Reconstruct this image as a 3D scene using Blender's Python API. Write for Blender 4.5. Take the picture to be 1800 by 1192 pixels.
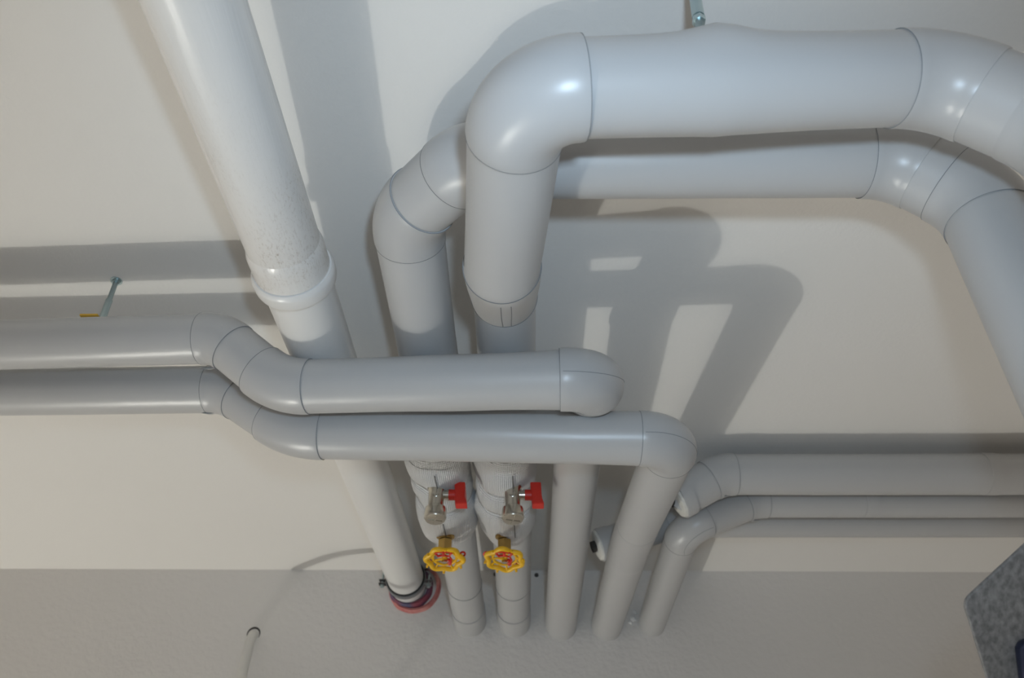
import bpy, bmesh, math, random
from mathutils import Vector, Matrix, noise
random.seed(4)
for o in list(bpy.data.objects): bpy.data.objects.remove(o, do_unlink=True)
SC = bpy.context.scene
COL = SC.collection
EYE = 2.8                       # the photographer's eye height; ceiling is 1 m above it

# ---------------------------------------------------------------- camera
F = 1373.0
PITCH = math.radians(40); PSI = math.atan(46.3 * math.cos(PITCH) / F); ROLL = 0.01415
fwd = Vector((-math.sin(PSI) * math.cos(PITCH), math.cos(PSI) * math.cos(PITCH), math.sin(PITCH)))
rr = Vector((math.cos(PSI), math.sin(PSI), 0)); uu = rr.cross(fwd)
R_ = rr * math.cos(ROLL) + uu * math.sin(ROLL)
U_ = -rr * math.sin(ROLL) + uu * math.cos(ROLL)
cam = bpy.data.cameras.new('camera'); co = bpy.data.objects.new('camera', cam); COL.objects.link(co)
m = Matrix((R_, U_, -fwd)).transposed().to_4x4(); m.translation = Vector((0, 0, EYE))
co.matrix_world = m
cam.sensor_width = 23.6; cam.lens = F / 1800 * 23.6; cam.clip_start = 0.02
cam.dof.use_dof = True; cam.dof.focus_distance = 1.12; cam.dof.aperture_fstop = 4.0
SC.camera = co

# ---------------------------------------------------------------- light and exposure
E_AMB, E_LAMP, E_FLASH = 0.285, 110, 21.5
w = bpy.data.worlds.new('world'); SC.world = w; w.use_nodes = True
w.node_tree.nodes['Background'].inputs[0].default_value = (1.0, 0.93, 0.85, 1)
w.node_tree.nodes['Background'].inputs[1].default_value = E_AMB
SC.view_settings.view_transform = 'Standard'; SC.view_settings.look = 'None'
SC.view_settings.gamma = 1; SC.view_settings.use_curve_mapping = False
SC.view_settings.exposure = 0.0

def lamp(name, kind, loc, energy, col, size, aim=None, **k):
    l = bpy.data.lights.new(name, kind); l.energy = energy; l.color = col
    o = bpy.data.objects.new(name, l); COL.objects.link(o); o.location = loc
    if kind in ('POINT', 'SPOT'): l.shadow_soft_size = size
    if kind == 'AREA': l.size = size
    for a, b in k.items(): setattr(l, a, b)
    if aim is not None: o.rotation_euler = (Vector(aim) - Vector(loc)).to_track_quat('-Z', 'Y').to_euler()
    return o
# work lamp standing low on the floor, left and ahead of the camera
lamp('work_lamp_light', 'POINT', (-2.21, 2.03, EYE - 2.6), E_LAMP, (1, 0.985, 0.91), 0.035)
# the camera's flash, a hand above the lens
FL = Vector((0, 0, EYE)) + R_ * 0.065 + U_ * 0.12
lamp('camera_flash', 'SPOT', FL, E_FLASH, (0.60, 0.80, 1.0), 0.028, FL + fwd, spot_size=math.radians(96), spot_blend=1.0)

# ---------------------------------------------------------------- materials
def mat(name, col, rough=0.5, metal=0.0, spec=0.5, bump=None, build=None, coat=0):
    m = bpy.data.materials.new(name); m.use_nodes = True
    nt = m.node_tree; b = nt.nodes['Principled BSDF']
    b.inputs['Base Color'].default_value = (*col, 1); b.inputs['Roughness'].default_value = rough
    b.inputs['Metallic'].default_value = metal; b.inputs['Specular IOR Level'].default_value = spec
    b.inputs['Coat Weight'].default_value = coat
    if bump:
        tc = nt.nodes.new('ShaderNodeTexCoord'); n = nt.nodes.new('ShaderNodeTexNoise')
        n.inputs['Scale'].default_value = bump[0]; n.inputs['Detail'].default_value = bump[2] if len(bump) > 2 else 3
        bp = nt.nodes.new('ShaderNodeBump'); bp.inputs['Distance'].default_value = bump[1]; bp.inputs['Strength'].default_value = 1
        nt.links.new(tc.outputs['Object'], n.inputs['Vector']); nt.links.new(n.outputs['Fac'], bp.inputs['Height'])
        nt.links.new(bp.outputs['Normal'], b.inputs['Normal'])
    if build: build(nt, b)
    return m
def mottled(c1, c2, scale, lo=0.35, hi=0.65, stretch=None, detail=6, tail=None):
    def f(nt, b):
        tc = nt.nodes.new('ShaderNodeTexCoord'); mp = nt.nodes.new('ShaderNodeMapping')
        if stretch: mp.inputs['Scale'].default_value = stretch
        n = nt.nodes.new('ShaderNodeTexNoise'); n.inputs['Scale'].default_value = scale; n.inputs['Detail'].default_value = detail
        r = nt.nodes.new('ShaderNodeValToRGB')
        r.color_ramp.elements[0].position = lo; r.color_ramp.elements[1].position = hi
        r.color_ramp.elements[0].color = (*c1, 1); r.color_ramp.elements[1].color = (*c2, 1)
        nt.links.new(tc.outputs['Object'], mp.inputs[0]); nt.links.new(mp.outputs[0], n.inputs['Vector'])
        nt.links.new(n.outputs['Fac'], r.inputs[0]); nt.links.new(r.outputs[0], b.inputs['Base Color'])
    return f
def dirty(nt, b):
    # brown scuffs, thickest just before the socket (world y about 0.75-0.9)
    tc = nt.nodes.new('ShaderNodeTexCoord'); sep = nt.nodes.new('ShaderNodeSeparateXYZ')
    nt.links.new(tc.outputs['Object'], sep.inputs[0])
    mr = nt.nodes.new('ShaderNodeMapRange'); mr.inputs['From Min'].default_value = 0.45; mr.inputs['From Max'].default_value = 0.84
    nt.links.new(sep.outputs['Y'], mr.inputs['Value'])
    mp = nt.nodes.new('ShaderNodeMapping'); mp.inputs['Scale'].default_value = (1, 0.4, 1)
    nt.links.new(tc.outputs['Object'], mp.inputs[0])
    big = nt.nodes.new('ShaderNodeTexNoise'); big.inputs['Scale'].default_value = 14; big.inputs['Detail'].default_value = 3
    fine = nt.nodes.new('ShaderNodeTexNoise'); fine.inputs['Scale'].default_value = 300; fine.inputs['Detail'].default_value = 6
    fine.inputs['Roughness'].default_value = 0.75
    nt.links.new(mp.outputs[0], big.inputs['Vector']); nt.links.new(mp.outputs[0], fine.inputs['Vector'])
    def math_(op, a, c):
        n = nt.nodes.new('ShaderNodeMath'); n.operation = op
        for i, v in enumerate((a, c)):
            if isinstance(v, (int, float)): n.inputs[i].default_value = v
            else: nt.links.new(v, n.inputs[i])
        return n.outputs[0]
    r1 = nt.nodes.new('ShaderNodeMapRange'); r1.inputs['From Min'].default_value = 0.52; r1.inputs['From Max'].default_value = 0.74
    nt.links.new(fine.outputs['Fac'], r1.inputs['Value'])
    r2 = nt.nodes.new('ShaderNodeMapRange'); r2.inputs['From Min'].default_value = 0.38; r2.inputs['From Max'].default_value = 0.62
    nt.links.new(big.outputs['Fac'], r2.inputs['Value'])
    fac = math_('MULTIPLY', math_('MULTIPLY', r1.outputs[0], r2.outputs[0]), mr.outputs[0])
    haze = math_('MULTIPLY', math_('MULTIPLY', r2.outputs[0], mr.outputs[0]), 0.12)
    tot = nt.nodes.new('ShaderNodeMath'); tot.operation = 'ADD'; tot.use_clamp = True
    nt.links.new(fac, tot.inputs[0]); nt.links.new(haze, tot.inputs[1])
    mx = nt.nodes.new('ShaderNodeMix'); mx.data_type = 'RGBA'
    mx.inputs[6].default_value = (0.80, 0.79, 0.77, 1); mx.inputs[7].default_value = (0.33, 0.26, 0.19, 1)
    nt.links.new(tot.outputs[0], mx.inputs[0]); nt.links.new(mx.outputs[2], b.inputs['Base Color'])
    # fine lengthwise extrusion streaks
    mp2 = nt.nodes.new('ShaderNodeMapping'); mp2.inputs['Scale'].default_value = (1, 0.02, 1)
    st = nt.nodes.new('ShaderNodeTexNoise'); st.inputs['Scale'].default_value = 130
    bp = nt.nodes.new('ShaderNodeBump'); bp.inputs['Distance'].default_value = 0.0006
    nt.links.new(tc.outputs['Object'], mp2.inputs[0]); nt.links.new(mp2.outputs[0], st.inputs['Vector'])
    nt.links.new(st.outputs['Fac'], bp.inputs['Height']); nt.links.new(bp.outputs['Normal'], b.inputs['Normal'])
def woven(nt, b):
    uv = nt.nodes.new('ShaderNodeUVMap'); outs = []
    for d, s in (('X', 34), ('Y', 30)):
        wv = nt.nodes.new('ShaderNodeTexWave'); wv.bands_direction = d; wv.inputs['Scale'].default_value = s
        wv.inputs['Distortion'].default_value = 0.6; wv.inputs['Detail'].default_value = 1
        nt.links.new(uv.outputs[0], wv.inputs['Vector']); outs.append(wv.outputs['Fac'])
    mu = nt.nodes.new('ShaderNodeMath'); mu.operation = 'MULTIPLY'
    nt.links.new(outs[0], mu.inputs[0]); nt.links.new(outs[1], mu.inputs[1])
    bp = nt.nodes.new('ShaderNodeBump'); bp.inputs['Distance'].default_value = 0.003; bp.inputs['Strength'].default_value = 1.0
    nt.links.new(mu.outputs[0], bp.inputs['Height']); nt.links.new(bp.outputs['Normal'], b.inputs['Normal'])
    r = nt.nodes.new('ShaderNodeValToRGB'); r.color_ramp.elements[0].color = (0.76, 0.77, 0.78, 1); r.color_ramp.elements[1].color = (0.88, 0.88, 0.87, 1)
    nt.links.new(mu.outputs[0], r.inputs[0]); nt.links.new(r.outputs[0], b.inputs['Base Color'])

M = {}
M['ceiling'] = mat('ceiling_paint', (0.82, 0.805, 0.775), 0.9, spec=0.2, bump=(120, 0.0006))
M['wall'] = mat('wall_plaster', (0.80, 0.78, 0.755), 0.9, spec=0.2, bump=(60, 0.0022, 5))
M['floor'] = mat('floor_concrete', (0.42, 0.41, 0.39), 0.8, build=mottled((0.36, 0.35, 0.33), (0.47, 0.46, 0.44), 3))
M['jacket'] = mat('pvc_jacket_grey', (0.490, 0.493, 0.494), 0.34, spec=0.5, bump=(9, 0.0018, 1))
M['jacket2'] = mat('pvc_jacket_elbow', (0.482, 0.485, 0.487), 0.33, spec=0.5, bump=(14, 0.0012, 1))
M['seam'] = mat('seam_dark_line', (0.20, 0.215, 0.23), 0.6)
M['white'] = mat('white_drain_plastic', (0.80, 0.795, 0.78), 0.28, spec=0.5)
M['dirty'] = mat('scuffed_white_plastic', (0.72, 0.71, 0.69), 0.27, spec=0.5, build=dirty)
M['foam'] = mat('white_insulation_end', (0.74, 0.73, 0.69), 0.85, bump=(90, 0.003))
M['tape'] = mat('beige_tape', (0.50, 0.48, 0.42), 0.5)
M['fabric'] = mat('white_woven_fabric', (0.74, 0.74, 0.72), 0.42, spec=0.5, build=woven)
M['wire'] = mat('tie_wire', (0.10, 0.10, 0.10), 0.45, 0.6)
M['nickel'] = mat('nickel_plate', (0.62, 0.58, 0.50), 0.24, 1.0)
M['brass'] = mat('dull_brass', (0.50, 0.33, 0.11), 0.35, 1.0)
M['red'] = mat('red_plastic', (0.62, 0.025, 0.012), 0.42)
M['yellow'] = mat('yellow_enamel', (0.86, 0.50, 0.012), 0.35)
M['zinc'] = mat('zinc_steel', (0.46, 0.56, 0.57), 0.35, 0.85)
M['galv'] = mat('galvanised_plate', (0.14, 0.14, 0.145), 0.55, 0.15, build=mottled((0.15, 0.15, 0.153), (0.31, 0.31, 0.31), 190, 0.3, 0.7, stretch=(1, 1, 0.45), detail=5))
M['bolt'] = mat('dark_blue_bolt', (0.05, 0.06, 0.11), 0.22, 0.7)
M['rubber'] = mat('black_rubber', (0.018, 0.02, 0.02), 0.5)
M['steel'] = mat('dull_steel_band', (0.30, 0.32, 0.33), 0.4, 0.8)
M['sealant'] = mat('red_fire_sealant', (0.55, 0.16, 0.15), 0.75, bump=(60, 0.003), build=mottled((0.42, 0.07, 0.07), (0.68, 0.32, 0.29), 22))
M['liner'] = mat('purple_liner', (0.12, 0.07, 0.13), 0.6, build=mottled((0.10, 0.09, 0.17), (0.26, 0.06, 0.09), 16, 0.4, 0.6))
M['cable'] = mat('cable_white', (0.70, 0.69, 0.66), 0.4)
M['yellowtag'] = mat('yellow_tag', (0.70, 0.42, 0.05), 0.5)
M['crumb'] = mat('white_crumb', (0.85, 0.85, 0.84), 0.8)
M['hole'] = mat('dark_gap', (0.05, 0.045, 0.04), 0.9)

# ---------------------------------------------------------------- helpers
def V(x, y, z): return Vector((x, y, z + EYE))      # heights given from the eye line
def link(name, bm, mats, parent=None, smooth=True, auto=35):
    bmesh.ops.recalc_face_normals(bm, faces=bm.faces)
    me = bpy.data.meshes.new(name); bm.to_mesh(me); bm.free()
    for x in (mats if isinstance(mats, (list, tuple)) else [mats]): me.materials.append(M[x])
    if smooth:
        for p in me.polygons: p.use_smooth = True
        me.set_sharp_from_angle(angle=math.radians(auto))
    o = bpy.data.objects.new(name, me); COL.objects.link(o)
    if parent:
        o.parent = parent; base = parent
        off = Vector(parent.get('_base', (0, 0, 0)))
        o.matrix_parent_inverse = Matrix.Translation(-off)
        o['_base'] = (0.0, 0.0, 0.0)      # a part mesh sits at the world origin, so its sub-parts need no offset
    return o
def thing(name, label, cat, base=(0, 0, 0), group=None):
    o = bpy.data.objects.new(name, None); COL.objects.link(o); o.location = base; o.empty_display_size = 0.05
    o['_base'] = tuple(base); o['label'] = label; o['category'] = cat
    if group: o['group'] = group
    return o
def tag(o, label, cat, group=None):
    o['label'] = label; o['category'] = cat
    if group: o['group'] = group
    return o
def struct(o): o['kind'] = 'structure'; return o
def box(bm, a, b):
    vs = [bm.verts.new((x, y, z)) for x in (a[0], b[0]) for y in (a[1], b[1]) for z in (a[2], b[2])]
    for f in ((0, 1, 3, 2), (4, 6, 7, 5), (0, 4, 5, 1), (2, 3, 7, 6), (0, 2, 6, 4), (1, 5, 7, 3)):
        bm.faces.new([vs[i] for i in f])
def frame_for(t, ref=None):
    t = t.normalized()
    if ref is None: ref = Vector((0, 0, 1)) if abs(t.z) < 0.9 else Vector((0, 1, 0))
    n = (ref - t * ref.dot(t)).normalized()
    return n, t.cross(n)
def sweep(bm, pts, rad, seg=56, mi=0, caps=True, rfun=None, uv=False):
    """tube through pts; rad float or list; rfun(i, angle, normal, point) adds to the radius"""
    n = len(pts); pts = [Vector(p) for p in pts]
    if not isinstance(rad, (list, tuple)): rad = [rad] * n
    tang = []
    for i in range(n):
        a = pts[max(i - 1, 0)]; c = pts[min(i + 1, n - 1)]
        d = c - a
        tang.append(d.normalized() if d.length > 1e-9 else (tang[-1] if tang else Vector((0, 1, 0))))
    nrm, _ = frame_for(tang[0]); rings = []
    for i in range(n):
        nrm = (nrm - tang[i] * nrm.dot(tang[i])).normalized(); bi = tang[i].cross(nrm); ring = []
        for k in range(seg):
            a = 2 * math.pi * k / seg; d = nrm * math.cos(a) + bi * math.sin(a)
            r = rad[i] + (rfun(i, a, d, pts[i]) if rfun else 0)
            ring.append(bm.verts.new(pts[i] + d * r))
        rings.append(ring)
    L = bm.loops.layers.uv.verify() if uv else None
    ln = 0
    for i in range(n - 1):
        dl = (pts[i + 1] - pts[i]).length
        for k in range(seg):
            f = bm.faces.new((rings[i][k], rings[i][(k + 1) % seg], rings[i + 1][(k + 1) % seg], rings[i + 1][k])); f.material_index = mi
            if uv:
                for lp, (uu_, vv_) in zip(f.loops, ((k, ln), (k + 1, ln), (k + 1, ln + dl), (k, ln + dl))):
                    lp[L].uv = (uu_ / seg, vv_ * 2.4)
        ln += dl
    if caps:
        for rg in (rings[0], rings[-1]):
            f = bm.faces.new(rg); f.material_index = mi
    return rings
def arc_pts(p0, c, p1, n=14):
    """circular-like fillet from p0 to p1 tangent at corner c"""
    out = []
    a = (p0 - c); b = (p1 - c)
    ua = a.normalized(); ub = b.normalized(); ang = math.acos(max(-1, min(1, ua.dot(ub)))); L = a.length
    R = L * math.tan(ang / 2); bis = (ua + ub).normalized(); cen = c + bis * math.hypot(L, R)
    u = (p0 - cen).normalized(); v = (p1 - cen); v = (v - u * v.dot(u)).normalized(); tot = math.pi - ang
    for i in range(n + 1):
        t = tot * i / n; out.append(cen + (u * math.cos(t) + v * math.sin(t)) * R)
    return out
def closed(pts, R, n_in=3):
    return pts
def elbow(parent, arc, R, lap=0.012, seam_side=None, lip=0.0012, name='elbow_cover', plain=False):
    t0 = (arc[0] - arc[1]).normalized(); t1 = (arc[-1] - arc[-2]).normalized()
    pts = [arc[0] + t0 * lap] + list(arc) + [arc[-1] + t1 * lap]
    ro = R + lip
    P = [pts[0] + t0 * 1e-4, pts[0]] + pts[1:-1] + [pts[-1], pts[-1] + t1 * 1e-4]
    rad = [R - 0.001, ro] + [ro + 0.0006] * (len(pts) - 2) + [ro, R - 0.001]
    bm = bmesh.new(); sweep(bm, P, rad, caps=False)
    e = link(name, bm, 'jacket2', parent)
    # thin dark joint lines where the elbow laps over the straight covers
    for c, t in ((pts[0] + t0 * 0.0004, t0), (pts[-1] + t1 * 0.0004, t1))[:{False: 2, True: 0, 'near': 1}[plain]]:
        bm = bmesh.new(); n, b_ = frame_for(t); q = [c + (n * math.cos(2 * math.pi * k / 72) + b_ * math.sin(2 * math.pi * k / 72)) * (R + 0.0012) for k in range(72)]
        ring_tube(bm, q, 0.00036, 5); link('joint_line', bm, 'seam', e)
    if seam_side is not None:
        cen = arc[len(arc) // 2]; q = []
        for i in range(1, len(pts) - 1):
            t = (pts[i + 1] - pts[i - 1]).normalized(); d = (seam_side - t * seam_side.dot(t)).normalized(); q.append(pts[i] + d * (ro + 0.0006))
        bm = bmesh.new(); sweep(bm, q, 0.0004, 5); link('lengthwise_seam', bm, 'seam', e)
    return e
def ring_tube(bm, q, r, seg=6, mi=0):
    n = len(q); rings = []; cen = sum(q, Vector()) / n
    for i in range(n):
        t = (q[(i + 1) % n] - q[i - 1]).normalized(); d = (q[i] - cen); d = (d - t * d.dot(t)).normalized(); b = t.cross(d)
        rings.append([bm.verts.new(q[i] + (d * math.cos(2 * math.pi * k / seg) + b * math.sin(2 * math.pi * k / seg)) * r) for k in range(seg)])
    for i in range(n):
        for k in range(seg):
            f = bm.faces.new((rings[i][k], rings[i][(k + 1) % seg], rings[(i + 1) % n][(k + 1) % seg], rings[(i + 1) % n][k])); f.material_index = mi
def straight(parent, a, b, R, bumps=(), name='pipe_cover', n=None, caps=True, material='jacket', R1=None):
    L = (b - a).length; n = n or max(2, int(L / 0.02)); R1 = R1 or R
    pts = [a.lerp(b, i / n) for i in range(n + 1)]; rad = [R + (R1 - R) * i / n for i in range(n + 1)]
    def rf(i, ang, d, p):
        s = L * i / n; v = 0.0
        for (pos, amp, sig, dr) in bumps:
            g = amp * math.exp(-((s - pos) / sig) ** 2)
            v += g * (max(0, d.dot(dr)) ** 1.5 if dr is not None else 1)
        v += 0.0007 * (noise.noise(p * 6 + d * 0.7))
        return v
    bm = bmesh.new(); sweep(bm, pts, rad, rfun=rf, caps=caps)
    return link(name, bm, material, parent)
def run(parent, corners, R, fil, bumps={}, seams={}, laps={}, plain=(), near=(), radii=None):
    """pipe through corners; fil[i] = tangent length at corner i+1"""
    C = [V(*c) for c in corners]; cur = C[0]; parts = []
    for i in range(1, len(C)):
        Ri = radii[i - 1] if radii else R
        if i < len(C) - 1:
            L = fil[i - 1]; p0 = C[i] + (C[i - 1] - C[i]).normalized() * L; p1 = C[i] + (C[i + 1] - C[i]).normalized() * L
            parts.append(straight(parent, cur, p0 + (p0 - cur).normalized() * 0.002, Ri, bumps.get(i - 1, ())))
            parts.append(elbow(parent, arc_pts(p0, C[i], p1), max(Ri, radii[i] if radii else R), laps.get(i, 0.012), seams.get(i), lip=.0003 if i in plain else .0012, plain=(True if i in plain else ('near' if i in near else False))))
            cur = p1
        else:
            parts.append(straight(parent, cur, C[i], Ri, bumps.get(i - 1, ())))
    return parts
def tongue(parent, c, n, t, wid, ln, R):
    """small cut flap at an elbow's throat: a slightly lifted tab with a dark slit along one side"""
    n = n.normalized(); t = (t - n * t.dot(n)).normalized(); s = n.cross(t)
    bm = bmesh.new(); grid = []
    for i in range(7):
        row = []
        for j in range(7):
            a = (j / 6 - 0.5) * wid / R * (1 - 0.25 * i / 6); h = 0.0022 * math.sin(math.pi * i / 6) + 0.0006
            row.append(bm.verts.new(c - n * R + (n * math.cos(a) + s * math.sin(a)) * (R + h) + t * (i / 6 * ln)))
        grid.append(row)
    for i in range(6):
        for j in range(6): bm.faces.new((grid[i][j], grid[i][j + 1], grid[i + 1][j + 1], grid[i + 1][j]))
    r = bmesh.ops.extrude_face_region(bm, geom=bm.faces[:]); vs = [v for v in r['geom'] if isinstance(v, bmesh.types.BMVert)]
    bmesh.ops.translate(bm, verts=vs, vec=-n * 0.001)
    e = link('cut_flap', bm, 'jacket2', parent)
    bm = bmesh.new(); q = []
    for i in range(9):
        a = 0.5 * wid / R; q.append(c - n * R + (n * math.cos(a) + s * math.sin(a)) * (R + 0.0012) + t * ((i / 8 * 1.5 - 0.2) * ln) + s * 0.002 * (i / 8) ** 2)
    sweep(bm, q, [0.0003, 0.0008, 0.0013, 0.0016, 0.0016, 0.0013, 0.001, 0.0006, 0.0003], 6); link('slit', bm, 'seam', e)
def cyl(bm, a, b, r, seg=24, mi=0, r1=None):
    sweep(bm, [a, b], [r, r if r1 is None else r1], seg, mi)
def revolve(bm, a, d, prof, seg=40, mi=0, caps=True):
    sweep(bm, [a + d * p for p, _ in prof], [r for _, r in prof], seg, mi, caps)

# ---------------------------------------------------------------- room
XL, XR, YB, YF, CE = -3.2, 3.2, 2.3, -2.6, EYE + 1.0
def slab(name, a, b, m_):
    bm = bmesh.new(); box(bm, a, b); o = link(name, bm, m_, smooth=False); return struct(o)
slab('ceiling', (XL - .1, YF - .1, CE), (XR + .1, YB + .1, CE + .12), 'ceiling')
slab('wall_back', (XL - .1, YB, 0), (XR + .1, YB + .12, CE), 'wall')
slab('floor', (XL - .1, YF - .1, -.12), (XR + .1, YB + .12, 0), 'floor')
YW = 2.3
DN = Vector((0, 0, -1)); XP = Vector((1, 0, 0)); YP = Vector((0, 1, 0))

# ---------------------------------------------------------------- A: middle left riser, passing over and right along the ceiling
xa, RA = -0.174, 0.0515
p2 = thing('insulated_pipe', 'grey insulated pipe with angled elbow, running right behind the thickest grey pipe', 'pipe', V(xa, YW, 0.845), 'large grey insulated heating pipes')
run(p2, [(xa, 1.55, 0.862), (xa, 0.745, 0.860), (-0.078, 0.628, 0.829), (0.470, 0.626, 0.826), (0.549, 0.627, 0.747), (0.512, 0.670, -0.7)],
    RA, [0.042, 0.03, 0.036, 0.036], laps={1: 0.004, 2: 0.003, 3: 0.004, 4: 0.004}, radii=[.0515, .0505, .0492, .0492, .0492], near=(3,))
straight(p2, V(xa, 1.54, 0.862), V(-0.172, YW - 0.04, 0.845), 0.047, name='pipe_cover')
# ---------------------------------------------------------------- B: ducks under A, then square elbow and run to the right
xb = -0.037
p1 = thing('insulated_pipe', 'thickest-looking grey insulated pipe, square elbow in front and run along the top', 'pipe', V(xb, YW, 0.845), 'large grey insulated heating pipes')
RB = 0.0515
run(p1, [(-0.034, 0.748, 0.7520), (-0.008, 0.437, 0.690), (0.434, 0.463, 0.748), (0.531, 0.463, 0.651), (0.52, 0.478, -0.7)],
    RB, [0.060, 0.045, 0.042], bumps={1: ((0.145, 0.010, 0.030, Vector((0.0, -0.45, 0.9))), (0.145, 0.0025, 0.08, None), (0.145, 0.0014, 0.007, Vector((0, 0.3, -0.95))))},
    laps={1: 0.004, 2: 0.004, 3: 0.004}, radii=[.0512, .0490, .0490, .0490], near=(2,), plain=(3,))
# jacketed offset where the pipe drops down from its ceiling run
def hermite(p, q, tp, tq, n=20):
    o = []
    for i in range(n + 1):
        t = i / n; o.append(p * (2 * t ** 3 - 3 * t * t + 1) + tp * (t ** 3 - 2 * t * t + t) + q * (3 * t * t - 2 * t ** 3) + tq * (t ** 3 - t * t))
    return o
off = hermite(V(-0.034, 0.742, 0.7515), V(-0.037, 0.912, 0.8570), Vector((0, .17, .085)), Vector((0, .17, .075)))
t0 = (off[0] - off[1]).normalized(); t1 = (off[-1] - off[-2]).normalized()
bm = bmesh.new(); n_ = len(off)
sweep(bm, [off[0]] + off + [off[-1] + t1 * .0002], [.0505] + [.0528 + .0012 * math.sin(math.pi * i / n_) for i in range(n_)] + [.0500], 64, caps=False)
ecap = link('offset_cover', bm, 'jacket2', p1)
for c, t in ((off[0] + t0 * .0004, t0), (off[-1] + t1 * .0004, t1)):
    bm = bmesh.new(); n1, n2 = frame_for(t); ring_tube(bm, [c + (n1 * math.cos(2 * math.pi * k / 72) + n2 * math.sin(2 * math.pi * k / 72)) * .0532 for k in range(72)], .0005, 5); link('joint_line', bm, 'seam', ecap)
for ax in (-0.03, 0.20):
    q = []
    for i in range(2, n_):
        t = (off[min(i + 1, n_ - 1)] - off[i - 1]).normalized(); dd = Vector((math.sin(ax), 0, -math.cos(ax))); dd = (dd - t * dd.dot(t)).normalized()
        q.append(off[i] + dd * (.0532 + .0012 * math.sin(math.pi * i / n_)))
    bm = bmesh.new(); sweep(bm, q, .0006, 5); link('lengthwise_seam', bm, 'seam', ecap)
bm = bmesh.new(); revolve(bm, V(-.037, .911, .8595), Vector((0, 1, 0)), [(0, .0500), (.0, .0524), (.011, .0522), (.011, .0505)], 48); link('end_tape', bm, 'tape', p1)
straight(p1, V(-.037, 0.905, 0.8595), V(-.037, 1.55, 0.862), 0.0505, name='pipe_cover', material='jacket')
straight(p1, V(-.037, 1.54, 0.862), V(-0.041, YW - 0.04, 0.845), 0.047, name='pipe_cover')
for par, x in ((p2, -0.172), (p1, -0.041)):     # short sleeves where the pipes meet the wall
    straight(par, V(x, YW - 0.10, 0.8455), V(x, YW + 0.004, 0.843), 0.0485, name='wall_sleeve', n=3)
    bm = bmesh.new(); q = [V(x, YW - 0.26, 0.849) + Vector((math.cos(t), 0, math.sin(t))) * 0.0473 for t in [2 * math.pi * k / 72 for k in range(72)]]
    ring_tube(bm, q, 0.0006, 5); link('joint_line', bm, 'seam', par)

# flaps at the throats
tongue(p1, V(0.414, 0.463, 0.746) + Vector((0, 0.50, -0.87)) * 0.0505, Vector((0, 0.50, -0.87)), XP, 0.026, 0.026, .0500)
tongue(p2, V(0.446, 0.626, 0.826) + Vector((0, 0.35, -0.93)) * 0.0500, Vector((0, 0.35, -0.93)), XP, 0.022, 0.02, RA)
tongue(p2, V(0.525, 0.627, 0.772) + Vector((-0.62, 0.3, -0.72)) * 0.0500, Vector((-0.62, 0.3, -0.72)), Vector((1, 0, -1)), 0.022, 0.024, RA)

# ---------------------------------------------------------------- L1 + C and L2 + D
R1 = 0.0435
l1 = thing('insulated_pipe', 'upper of two grey insulated pipes crossing at left, ending in elbow above the lower one', 'pipe', V(0.1, YW, 0.834), 'grey insulated pipes crossing in front')
SD = Vector((0.75, -0.75, -0.30))
run(l1, [(-1.6, 1.05, 0.847), (-0.522, 1.010, 0.851), (-0.405, 1.030, 0.762), (0.110, 0.984, 0.744), (0.10, 1.150, 0.822), (0.096, YW + .004, 0.834)],
    R1, [0.028, 0.045, 0.055, 0.03], bumps={2: ((0.50, 0.0055, 0.13, None), (0.24, 0.0015, 0.07, None))}, seams={3: SD}, radii=[.0432, .0432, .0445, .0490, .0465],
    laps={1: .004, 2: .004, 3: .004, 4: .004}, plain=(4,))
l2 = thing('insulated_pipe', 'lower of two grey insulated pipes crossing at left, longest with rounded right end', 'pipe', V(0.235, YW, 0.832), 'grey insulated pipes crossing in front')
run(l2, [(-1.6, 1.165, 0.840), (-0.545, 1.140, 0.840), (-0.405, 1.135, 0.742), (0.246, 1.115, 0.716), (0.236, 1.66, 0.796), (0.230, YW + .004, 0.832)],
    R1, [0.03, 0.05, 0.055, 0.10], seams={3: SD}, bumps={2: ((0.60, 0.002, 0.09, None),)}, radii=[.0432, .0432, .0445, .0450, .0450],
    laps={1: .004, 2: .004, 3: .004, 4: .004}, plain=(4,))
tongue(l1, V(-0.550, 1.016, 0.847) + Vector((0, 0.62, -0.78)) * 0.0440, Vector((0, 0.62, -0.78)), XP, 0.022, 0.016, R1)
tongue(l2, V(-0.585, 1.141, 0.840) + Vector((0, 0.55, -0.83)) * 0.0440, Vector((0, 0.55, -0.83)), XP, 0.022, 0.016, R1)
tongue(l1, V(0.048, 0.995, 0.746) + Vector((0, -0.25, -0.97)) * 0.0475, Vector((0, -0.25, -0.97)), XP, 0.03, 0.028, R1)

# ---------------------------------------------------------------- right hand group
r1 = thing('insulated_pipe', 'nearest of three ceiling pipes at lower right, stub with white cut end', 'pipe', V(1.7, 1.59, 0.926), 'grey pipes along the ceiling at right')
run(r1, [(2.4, 1.585, 0.926), (0.445, 1.592, 0.926), (0.352, 1.603, 0.876)], 0.0470, [0.028], laps={1: .004})
r2 = thing('insulated_pipe', 'middle of three ceiling pipes at lower right, elbow turning to the wall', 'pipe', V(0.365, YW, 0.838), 'grey pipes along the ceiling at right')
run(r2, [(2.4, 1.700, 0.918), (0.545, 1.705, 0.918), (0.366, 1.690, 0.838), (0.362, YW + .004, 0.838)], 0.0385, [0.026, 0.055], laps={1: .004, 2: .004}, seams={2: Vector((0.1, -0.6, -0.8))})
r3 = thing('insulated_pipe', 'farthest of three ceiling pipes at lower right, cut end behind the risers', 'pipe', V(1.7, 1.82, 0.925), 'grey pipes along the ceiling at right')
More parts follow.
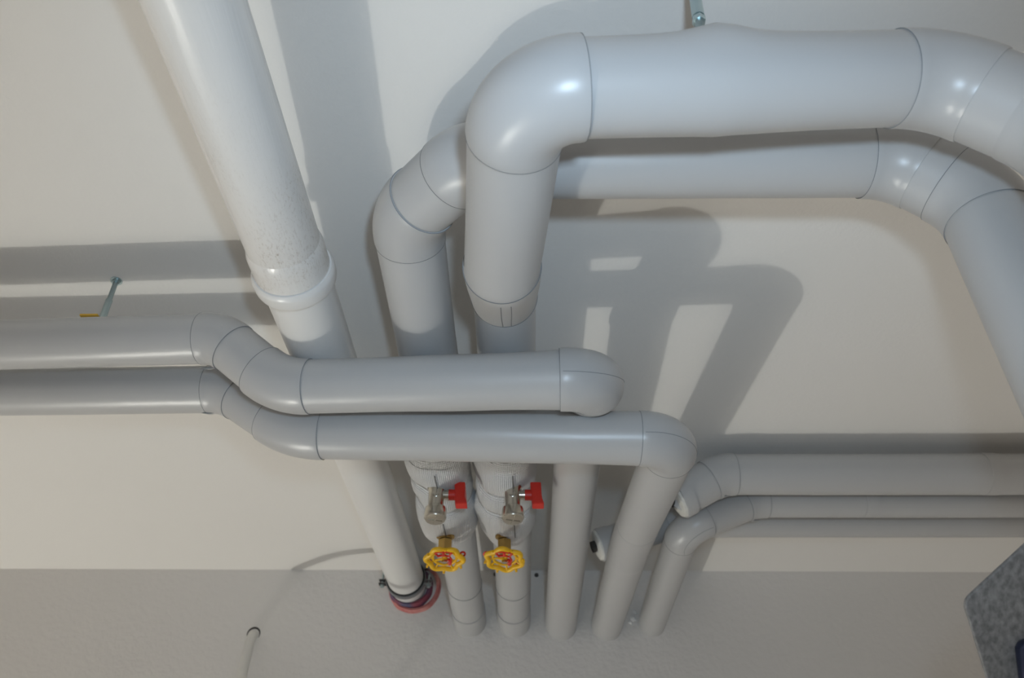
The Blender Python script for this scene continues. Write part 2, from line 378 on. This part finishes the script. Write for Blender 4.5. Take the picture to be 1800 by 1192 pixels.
run(r3, [(2.4, 1.822, 0.930), (0.38, 1.835, 0.930), (0.190, 1.838, 0.870)], 0.0400, [0.03], laps={1: .004})
def cut_end(par, c, d, R):
    d = d.normalized()
    bm = bmesh.new(); revolve(bm, c - d * 0.014, d, [(0, R), (0.0, R + .0018), (.020, R + .0022), (.026, R + .0016), (.028, R * 0.9)], 48, caps=False); link('foil_band', bm, 'jacket2', par)
    bm = bmesh.new()
    def rf(i, a, dd, p): return 0.002 * noise.noise(Vector((math.cos(a) * 3, math.sin(a) * 3, i)))
    sweep(bm, [c + d * s for s in (0, .012, .018, .021)], [R * .97, R * .97, R * .92, R * .75], 40, rfun=rf); link('cut_insulation', bm, 'foam', par)
    bm = bmesh.new(); cyl(bm, c, c + d * 0.032, 0.014); link('bare_pipe', bm, 'hole', par)
cut_end(r1, V(0.352, 1.603, 0.876), Vector((-0.123, 0.013, -0.06)), 0.0470)
cut_end(r3, V(0.190, 1.838, 0.870), Vector((-0.20, 0.0, -0.064)), 0.0400)
tongue(r1, V(0.430, 1.592, 0.922) + Vector((0, 0.30, -0.95)) * 0.048, Vector((0, 0.40, -0.92)), XP, 0.026, 0.022, .047)
tongue(r2, V(0.530, 1.705, 0.912) + Vector((0, 0.45, -0.90)) * 0.0395, Vector((0, 0.40, -0.92)), XP, 0.02, 0.018, .0385)
for par, y, z, R, x in ((r1, 1.589, .926, .047, 1.04), (r2, 1.702, .918, .0385, .80)):
    bm = bmesh.new(); straight_l = [V(x, y, z) + Vector((s, 0, 0)) for s in (0, .0002, .03, .0302)]
    sweep(bm, straight_l, [R - .001, R + .0012, R + .0012, R - .001], 48, caps=False); link('tape_band', bm, 'jacket', par)

# ---------------------------------------------------------------- white drain pipe
dr = thing('drain_pipe', 'large white plastic drain pipe, scuffed brown above its socket, hugging the ceiling', 'pipe', V(-0.361, YW, 0.94))
def dz(y): return 0.826 + 0.063 * (y - 0.41)
def dp(y): return V(-0.362, y, dz(y))
def dseg(name, prof, m_, seg=72, caps=True):
    bm = bmesh.new(); sweep(bm, [dp(y) for y, _ in prof], [r for _, r in prof], seg, caps=caps)
    return link(name, bm, m_, dr)
dseg('upper_pipe', [(-1.2 + i * 0.04, .0545) for i in range(51)] , 'dirty')
sk = dseg('socket', [(.785, .0540), (.790, .0556), (.800, .0578), (.808, .0580), (.838, .0580), (.842, .0582), (.8425, .0560)], 'dirty')
dseg('collar_rim', [(.8425, .0560), (.843, .0606), (.848, .0638), (.853, .0645), (.868, .0640), (.872, .0628), (.8735, .0560)], 'white')
dseg('lower_pipe', [(.86 + i * 0.072, .0545 - 0.002 * i / 20) for i in range(20)] + [(YW + .004, .0525)], 'white')
# clamps
def clamp(y, label, tilt=0):
    c = dp(y); R = .0545 if y < 1.5 else .053
    th = thing('pipe_clamp', label, 'clamp', c)
    bm = bmesh.new()
    def band(bm, y0, y1, r0, r1, n=56):
        for_ = []
        for k in range(n):
            a = 2 * math.pi * k / n; row = []
            for (yy, r) in ((y0, r0), (y0, r1), (y1, r1), (y1, r0)):
                p = c + Vector((math.cos(a) * r, yy, math.sin(a) * r)); p.z = min(p.z, CE - 0.0015)
                row.append(bm.verts.new(p))
            for_.append(row)
        for k in range(n):
            A = for_[k]; B = for_[(k + 1) % n]
            for j in range(4): bm.faces.new((A[j], A[(j + 1) % 4], B[(j + 1) % 4], B[j]))
    band(bm, -.014, .014, R - .0004, R + .004); link('rubber_lining', bm, 'rubber', th)
    bm = bmesh.new(); band(bm, -.009, .009, R + .0038, R + .0062); link('steel_band', bm, 'steel', th)
    for s in (-1, 1):
        bm = bmesh.new(); x0 = c.x + s * (R + .003)
        for zz in (0.0045, -0.0065):
            box(bm, (min(x0, x0 + s * .022), c.y - .010, c.z - .012 + zz), (max(x0, x0 + s * .022), c.y + .010, c.z - .012 + zz + .0025))
        bmesh.ops.bevel(bm, geom=bm.edges[:], offset=.0006, segments=1, affect='EDGES')
        lug = link('lug', bm, 'rubber' if s < 0 else 'steel', th)
        bm = bmesh.new(); xx = x0 + s * .012
        cyl(bm, Vector((xx, c.y, c.z - .024)), Vector((xx, c.y, CE if s < 0 else c.z + .012)), .0032, 12)
        cyl(bm, Vector((xx, c.y, c.z - .026)), Vector((xx, c.y, c.z - .0185)), .0065, 6)
        link('bolt', bm, 'zinc', lug)
    return th
clamp(2.225, 'black rubber-lined clamp round the white drain pipe, next to the red wall seal')
clamp(1.185, 'black clamp on the white drain pipe, tip showing behind upper crossing pipe')
# fire sealant on the wall
seal = thing('wall_seal', 'red and purple sealant ring where the white drain pipe enters the wall', 'sealant', V(-0.35, YW, 0.9))
def lumpy_ring(name, m_, cx, cz, ri, ro, y0, dy):
    bm = bmesh.new(); n = 64; rows = []
    for k in range(n):
        a = 2 * math.pi * k / n; row = []
        w_ = ro + 0.003 * noise.noise(Vector((math.cos(a) * 2, math.sin(a) * 2, ro * 50)))
        for (yy, r) in ((y0, ri), (y0 - dy * .8, ri), (y0 - dy, (ri + w_) / 2), (y0 - dy * .55, w_ - .003), (y0, w_)):
            p = V(cx + math.cos(a) * r, yy, cz + math.sin(a) * r); p.z = min(p.z, CE - .001); row.append(bm.verts.new(p))
        rows.append(row)
    for k in range(n):
        A = rows[k]; B = rows[(k + 1) % n]
        for j in range(4): bm.faces.new((A[j], A[j + 1], B[j + 1], B[j]))
    return link(name, bm, m_, seal)
lumpy_ring('outer_sealant', 'sealant', -0.344, 0.944, .066, .0800, YW + .001, .012)
lumpy_ring('inner_liner', 'liner', -0.356, 0.944, .052, .0680, YW + .001, .020)

# ---------------------------------------------------------------- valve assemblies in woven jackets
def valve(x, ph, label, label_w, cockx, stemx, wrot, tiltx):
    th = thing('valve_assembly', label, 'valve', V(x, 1.5, 0.86), 'shut-off valves in white woven jackets')
    z0 = 0.858
    prof = [(1.325, .0500), (1.327, .0560), (1.335, .0600), (1.35, .0635), (1.375, .0665), (1.40, .0675), (1.425, .0665), (1.445, .0640), (1.455, .0590), (1.463, .0510), (1.471, .0585),
            (1.48, .0630), (1.50, .0645), (1.52, .0645), (1.535, .0615), (1.546, .0530), (1.556, .0625), (1.565, .0665), (1.59, .0692), (1.62, .0700), (1.65, .0690), (1.67, .0665), (1.69, .0620), (1.703, .0560), (1.708, .0490)]
    fine = []
    for i in range(len(prof) - 1):
        for k in range(3):
            t = k / 3; fine.append((prof[i][0] + (prof[i + 1][0] - prof[i][0]) * t, prof[i][1] + (prof[i + 1][1] - prof[i][1]) * t))
    fine.append(prof[-1])
    bm = bmesh.new(); seg = 96; rings = []; L = bm.loops.layers.uv.verify()
    for i, (y, r) in enumerate(fine):
        row = []
        for k in range(seg):
            a = 2 * math.pi * k / seg
            yy = y + 0.014 * math.sin(a * 1.0 + ph) * (1 if 1.35 < y < 1.66 else 0.3)
            rr_ = r + 0.0022 * math.sin(3 * a + ph * 2 + y * 20) + 0.0040 * noise.noise(Vector((math.cos(a) * 2, math.sin(a) * 2, y * 14 + ph)))
            row.append(bm.verts.new(V(x - 0.006 + math.cos(a) * rr_, yy, z0 - 0.004 + math.sin(a) * rr_)))
        rings.append(row)
    for i in range(len(fine) - 1):
        for k in range(seg):
            f = bm.faces.new((rings[i][k], rings[i][(k + 1) % seg], rings[i + 1][(k + 1) % seg], rings[i + 1][k]))
            for lp, (u_, v_) in zip(f.loops, ((k, i), (k + 1, i), (k + 1, i + 1), (k, i + 1))):
                lp[L].uv = (u_ / seg * 1.0, fine[v_][0] * 2.3)
    jk = link('fabric_jacket', bm, 'fabric', th, auto=80)
    bm = bmesh.new()
    q = [V(x - .006 + math.cos(t) * .0565, 1.334 + .004 * math.sin(t + ph), z0 - .004 + math.sin(t) * .0565) for t in [2 * math.pi * k / 60 for k in range(60)]]
    ring_tube(bm, q, .0014, 6)
    link('tie_wire', bm, 'wire', jk)
    for (ya, yb, rr2) in ((1.36, 1.432, .0682), (1.565, 1.628, .0700)):
        bm = bmesh.new(); sweep(bm, [V(cockx + .002 + 0.002 * k / 4, ya + (yb - ya) * k / 4, z0 - .004 - rr2 - .0006 + (.0015 if k in (0, 4) else 0)) for k in range(5)], .0010, 6); link('stitched_slit', bm, 'wire', jk)
    # drain cock
    zt = 0.797
    ck = thing('drain_cock', '', 'x', V(cockx, 1.415, zt)); del ck['label']; del ck['category']
    ck.parent = th; ck.matrix_parent_inverse = Matrix.Translation(-Vector(th['_base']))
    D = Vector((0.03, -0.10, -1)).normalized(); a = V(cockx, 1.425, zt + .008)
    bm = bmesh.new(); revolve(bm, a, D, [(0, .0190), (.010, .0195), (.0120, .0180), (.014, .0165), (.056, .0152), (.060, .0165)], 32)
    # flattened front face with an oval boss
    c = a + D * .032 + Vector((0, -.0145, 0)); revolve(bm, c, Vector((0, -1, 0)), [(0, .0070), (.0022, .0070), (.0030, .0055)], 20)
    body = link('cock_body', bm, 'nickel', ck)
    bm = bmesh.new()
    rs = sweep(bm, [a + D * s for s in (.056, .060, .080, .0845, .086)], [.0165, .0215, .0225, .0200, .0150], 12)
    link('screw_cap', bm, 'nickel', ck)
    bm = bmesh.new(); e = a + D * .086; s1 = Vector((1, .3, 0)).normalized(); s2 = D.cross(s1)
    for s in (s1, s2): sweep(bm, [e - s * .0145, e + s * .0145], .0014, 6)
    link('cap_rib', bm, 'nickel', ck)
    bm = bmesh.new(); h = a + D * .026
    cyl(bm, h, h + XP * .024, .0095, 20); cyl(bm, h + XP * .022, h + XP * .0255, .0112, 20); link('spindle', bm, 'nickel', ck)
    bm = bmesh.new(); cyl(bm, h + XP * .025, h + XP * .042, .0112, 20); hd = link('handle_hub', bm, 'red', ck)
    bm = bmesh.new()
    # lever blade: tapered plate, wider toward the bottom
    P = [(-.0115, .021), (.0115, .021), (.0130, -.010), (.0110, -.023), (-.0110, -.023), (-.0130, -.010)]
    f0 = [bm.verts.new(h + Vector((.036 + (.004 if p[1] < 0 else 0), p[0] * 1.1, p[1] * 1.1))) for p in P]
    f1 = [bm.verts.new(h + Vector((.058 + (.006 if p[1] < -.015 else 0), p[0] * 1.1, p[1] * 1.1))) for p in P]
    bm.faces.new(f0); bm.faces.new(f1)
    for i in range(6): bm.faces.new((f0[i], f0[(i + 1) % 6], f1[(i + 1) % 6], f1[i]))
    bmesh.ops.bevel(bm, geom=bm.edges[:], offset=.0012, segments=2, affect='EDGES'); link('lever_handle', bm, 'red', ck)
    # brass stem
    st = V(stemx, 1.634, 0.792); wc = V(stemx + .001, 1.637, 0.737)
    Dn = (wc - st).normalized()
    bm = bmesh.new(); revolve(bm, st - Dn * .004, Dn, [(0, .0165), (.0045, .0205), (.008, .0205), (.0095, .0150), (.013, .0150)], 32); link('gland_ring', bm, 'brass', th)
    bm = bmesh.new(); sweep(bm, [st + Dn * s for s in (.011, .0115, .034, .036, .040)], [.0140, .0165, .0165, .0150, .0135], 6); stem = link('stem_nut', bm, 'brass', th, auto=25)
    bm = bmesh.new(); cyl(bm, st + Dn * .038, wc + Dn * .006, .0042, 12); cyl(bm, wc + Dn * .003, wc + Dn * .0075, .0068, 6); link('stem', bm, 'nickel', th)
    # hand wheel
    hw = thing('handwheel', '', 'x', wc); del hw['label']; del hw['category']; hw.parent = th; hw.matrix_parent_inverse = Matrix.Translation(-Vector(th['_base']))
    tilt = Matrix.Rotation(math.radians(-9), 3, 'X') @ Matrix.Rotation(tiltx, 3, 'Y') @ Matrix.Rotation(wrot, 3, 'Z')
    def W(r, a_, z=0): return wc + tilt @ Vector((math.cos(a_) * r, math.sin(a_) * r, z))
    NL = 6
    bm = bmesh.new()
    q = [W(.0385 + .0036 * math.cos(NL * t), t, -.0005) for t in [2 * math.pi * k / 120 for k in range(120)]]; ring_tube(bm, q, .0056, 10)
    q = [W(.0265, t, .0045) for t in [2 * math.pi * k / 80 for k in range(80)]]; ring_tube(bm, q, .0034, 8)
    rim = link('rim', bm, 'yellow', hw, auto=60)
    for k in range(NL * 2):
        a_ = 2 * math.pi * k / (NL * 2)
        bm = bmesh.new(); sweep(bm, [W(.0235, a_, .004), W(.031, a_, .0025), W(.038, a_, 0)], [.0022, .0022, .0026], 8); link('rim_bridge', bm, 'yellow', rim)
    for k in range(NL):
        a_ = 2 * math.pi * (k + .5) / NL
        bm = bmesh.new(); sweep(bm, [W(.038, a_, -.001), W(.0425, a_, -.003), W(.044, a_, -.008)], [.0034, .0034, .0024], 8); link('finger_lug', bm, 'yellow', rim)
    for k in range(3):
        a_ = 2 * math.pi * k / 3 + .5
        bm = bmesh.new(); sweep(bm, [W(.004, a_, .002), W(.015, a_, .004), W(.025, a_, .0045)], [.0035, .0026, .0026], 8); link('spoke', bm, 'yellow', hw)
    bm = bmesh.new(); cyl(bm, W(0, 0, -.003), W(0, 0, .006), .0065, 20); link('hub', bm, 'yellow', hw)
    inv = -wrot
    # red indicator frame with two windows, on the side facing the camera
    bm = bmesh.new()
    def bar(r0, a0, r1_, a1, zz=-.0055, t_=.0021): 
        n_ = 5; sweep(bm, [W(r0 + (r1_ - r0) * k / n_, a0 + (a1 - a0) * k / n_, zz) for k in range(n_ + 1)], t_, 6)
    A0 = -math.pi / 2 + inv; dlt = .52
    bar(.0365, A0 - dlt, .0365, A0 + dlt); bar(.0225, A0 - dlt, .0225, A0 + dlt)
    for a_ in (A0 - dlt, A0, A0 + dlt): bar(.0225, a_, .0365, a_, t_=.0024 if a_ != A0 else .0032)
    fr = link('indicator_frame', bm, 'red', hw)
    bm = bmesh.new(); bar(.0225, A0 - dlt, .012, A0 + math.pi * .85, zz=-.003, t_=.0022); bar(.007, A0 + 1.2, .020, A0 + 2.6, -.002, .0035); link('indicator_arm', bm, 'red', hw)
    for a_ in ((2.65, -.2) if tiltx <= 0 else (-2.94, .75)):
        bm = bmesh.new(); aa = a_ + inv
        q = [W(.0415, aa, .007) + tilt @ Vector((math.cos(t) * .0052, math.sin(t) * .0075, 0)) for t in [2 * math.pi * k / 24 for k in range(24)]]
        ring_tube(bm, q, .0022, 8); link('red_loop', bm, 'red', hw)
valve(-0.180, 0.4, 'left valve in white woven jacket, with red lever and yellow handwheel', '', -0.187, -0.186, 0.1, -0.03)
valve(-0.043, 2.0, 'right valve in white woven jacket, with red lever and yellow handwheel', '', -0.032, -0.053, 0.4, 0.04)

# ---------------------------------------------------------------- hangers
def rod(label, top, bot, r):
    th = thing('hanger_rod', label, 'rod', top, 'threaded ceiling hangers')
    d = (bot - top); L = d.length; d.normalize()
    bm = bmesh.new(); pts = []; rad = []
    n = int(L / .0008)
    for i in range(n + 1): pts.append(top + d * L * i / n); rad.append(r + (.0004 if i % 2 else -.0001))
    sweep(bm, pts, rad, 14); link('threaded_shaft', bm, 'zinc', th, auto=80)
    bm = bmesh.new(); revolve(bm, top, d, [(0, .0105), (.0015, .0105), (.0016, .007), (.0065, .007)], 6 * 4); link('washer', bm, 'zinc', th)
    return th, d, L
t1, d1, L1_ = rod('zinc rod at left between ceiling and upper crossing pipe', V(-0.757, 1.021, 0.9999), V(-0.747, 1.018, 0.886), .0040)
bm = bmesh.new(); revolve(bm, V(-0.757, 1.021, 0.9999) + d1 * .050, d1, [(0, .0042), (.001, .0058), (.062, .0060)], 20); link('coupling_sleeve', bm, 'zinc', t1)
bm = bmesh.new(); c = V(-0.770, 1.015, 0.906); box(bm, c - Vector((.016, .006, .002)), c + Vector((.016, .006, .002))); bmesh.ops.bevel(bm, geom=bm.edges[:], offset=.0008, segments=1, affect='EDGES'); link('plastic_tag', bm, 'yellowtag', t1)
t2, d2, L2_ = rod('zinc rod at top edge holding the thickest pipe', V(0.206, 0.452, 0.9999), V(0.192, 0.455, 0.775), .0048)
bm = bmesh.new(); revolve(bm, V(0.206, 0.452, 0.9999) + d2 * .012, d2, [(0, .005), (.001, .0070), (.125, .0072)], 20); link('coupling_sleeve', bm, 'zinc', t2)
bm = bmesh.new(); revolve(bm, V(0.206, 0.452, 0.9999) + d2 * .140, d2, [(0, .0078), (.008, .0078)], 6); link('nut', bm, 'zinc', t2)

# ---------------------------------------------------------------- cable out of the wall at lower left
cb = thing('wall_conduit', 'thin pale conduit coming out of the wall at lower left', 'conduit', V(-0.806, YW, 0.80))
P = [(-.806, 2.315, .800), (-.806, 2.296, .797), (-.804, 2.283, .785), (-.801, 2.268, .765), (-.795, 2.250, .738), (-.789, 2.232, .700), (-.780, 2.208, .655), (-.765, 2.190, .634), (-.723, 2.166, .624), (-.663, 2.150, .619), (-.597, 2.139, .616), (-.52, 2.135, .612), (-.46, 2.155, .606), (-.42, 2.20, .60), (-.41, 2.25, .60), (-.41, 2.312, .60)]
C = [V(*p) for p in P]
def catmull(C, n=6):
    out = []
    for i in range(len(C) - 1):
        a = C[max(i - 1, 0)]; b = C[i]; c = C[i + 1]; d = C[min(i + 2, len(C) - 1)]
        for k in range(n):
            t = k / n; out.append(0.5 * ((2 * b) + (c - a) * t + (2 * a - 5 * b + 4 * c - d) * t * t + (3 * b - a - 3 * c + d) * t ** 3))
    out.append(C[-1]); return out
bm = bmesh.new(); sweep(bm, catmull(C), .0140, 20); link('tube', bm, 'cable', cb)
bm = bmesh.new()
q = [V(-.806 + math.cos(t) * .0185, YW - .0003, .801 + math.sin(t) * .019) for t in [math.pi * (-.15 + 1.3 * k / 30) for k in range(31)]]
sweep(bm, q, [.0005 + .0024 * math.sin(math.pi * k / 30) for k in range(31)], 6); link('hole_edge', bm, 'hole', cb)

# ---------------------------------------------------------------- galvanised bracket close to the camera, lower right
def PX(x, y, dd): return Vector((0, 0, EYE)) + (fwd + R_ * ((x - 900) / F) - U_ * ((y - 596) / F)) * dd
DPT = 0.80
br = thing('metal_bracket', 'grey galvanised steel plate with rounded corner at lower right edge', 'bracket', PX(1860, 1150, DPT))
O = PX(1695, 1055, DPT)
poly2 = [(1694, 1058), (1860, 905), (2150, 905), (2150, 1400), (1800, 1400)]
def rounded(pl, i, r, n=6):
    a = Vector(pl[i - 1]); b = Vector(pl[i]); c = Vector(pl[(i + 1) % len(pl)])
    p0 = b + (a - b).normalized() * r; p1 = b + (c - b).normalized() * r
    return [tuple(p0 * (1 - t) ** 2 + b * 2 * t * (1 - t) + p1 * t * t) for t in [k / n for k in range(n + 1)]]
pl = rounded(poly2, 0, 17) + poly2[1:]
bm = bmesh.new(); f0 = [bm.verts.new(PX(x, y, DPT)) for x, y in pl]; f1 = [bm.verts.new(PX(x, y, DPT) + fwd * .005) for x, y in pl]
bm.faces.new(f0); bm.faces.new(f1)
for i in range(len(pl)): bm.faces.new((f0[i], f0[(i + 1) % len(pl)], f1[(i + 1) % len(pl)], f1[i]))
plate = link('plate', bm, 'galv', br, smooth=False)
md = plate.modifiers.new('b', 'BEVEL'); md.width = .0012; md.segments = 2
bm = bmesh.new(); a = PX(1800, 1135, DPT); d = (PX(1812, 1230, DPT) - a).normalized()
revolve(bm, a - d * .008 - fwd * .006, d, [(0, .004), (.003, .0085), (.008, .0115), (.055, .0120), (.060, .009)], 28); link('bolt', bm, 'bolt', br)

bm = bmesh.new(); c0 = PX(2010, 1330, DPT) + fwd * .006; box(bm, (c0.x - .02, c0.y - .02, 0), (c0.x + .02, c0.y + .02, c0.z + .03)); link('support_post', bm, 'galv', br, smooth=False)

# ---------------------------------------------------------------- small things on the wall
for i, (x, z, s, lb) in enumerate(((0.316, 0.872, .007, 'small white plaster crumb on the wall left of the rightmost riser, uppermost'), (0.309, 0.852, .009, 'white plaster crumb on the wall left of the rightmost riser, middle and largest'), (0.300, 0.842, .006, 'small white plaster crumb on the wall left of the rightmost riser, lowest'))):
    bm = bmesh.new(); bmesh.ops.create_icosphere(bm, subdivisions=2, radius=s)
    for v in bm.verts: v.co *= 1 + .5 * noise.noise(v.co * 180 + Vector((i, 0, 0))); v.co.y *= .6; v.co += V(x, YW - s * .3, z)
    tag(link('plaster_crumb', bm, 'crumb'), lb, 'plaster', 'plaster crumbs on the wall')
for (x, z, lb) in ((0.026, 0.985, 'small dark screw head on the wall right of the right handwheel'), (-0.100, 0.987, 'small dark screw head on the wall between the two handwheels')):
    bm = bmesh.new(); revolve(bm, V(x, YW + .001, z), -YP, [(0, .0065), (.003, .0065), (.005, .004)], 16)
    tag(link('wall_screw', bm, 'wire'), lb, 'screw', 'screws in the wall')
for o in bpy.data.objects:
    if '_base' in o: del o['_base']
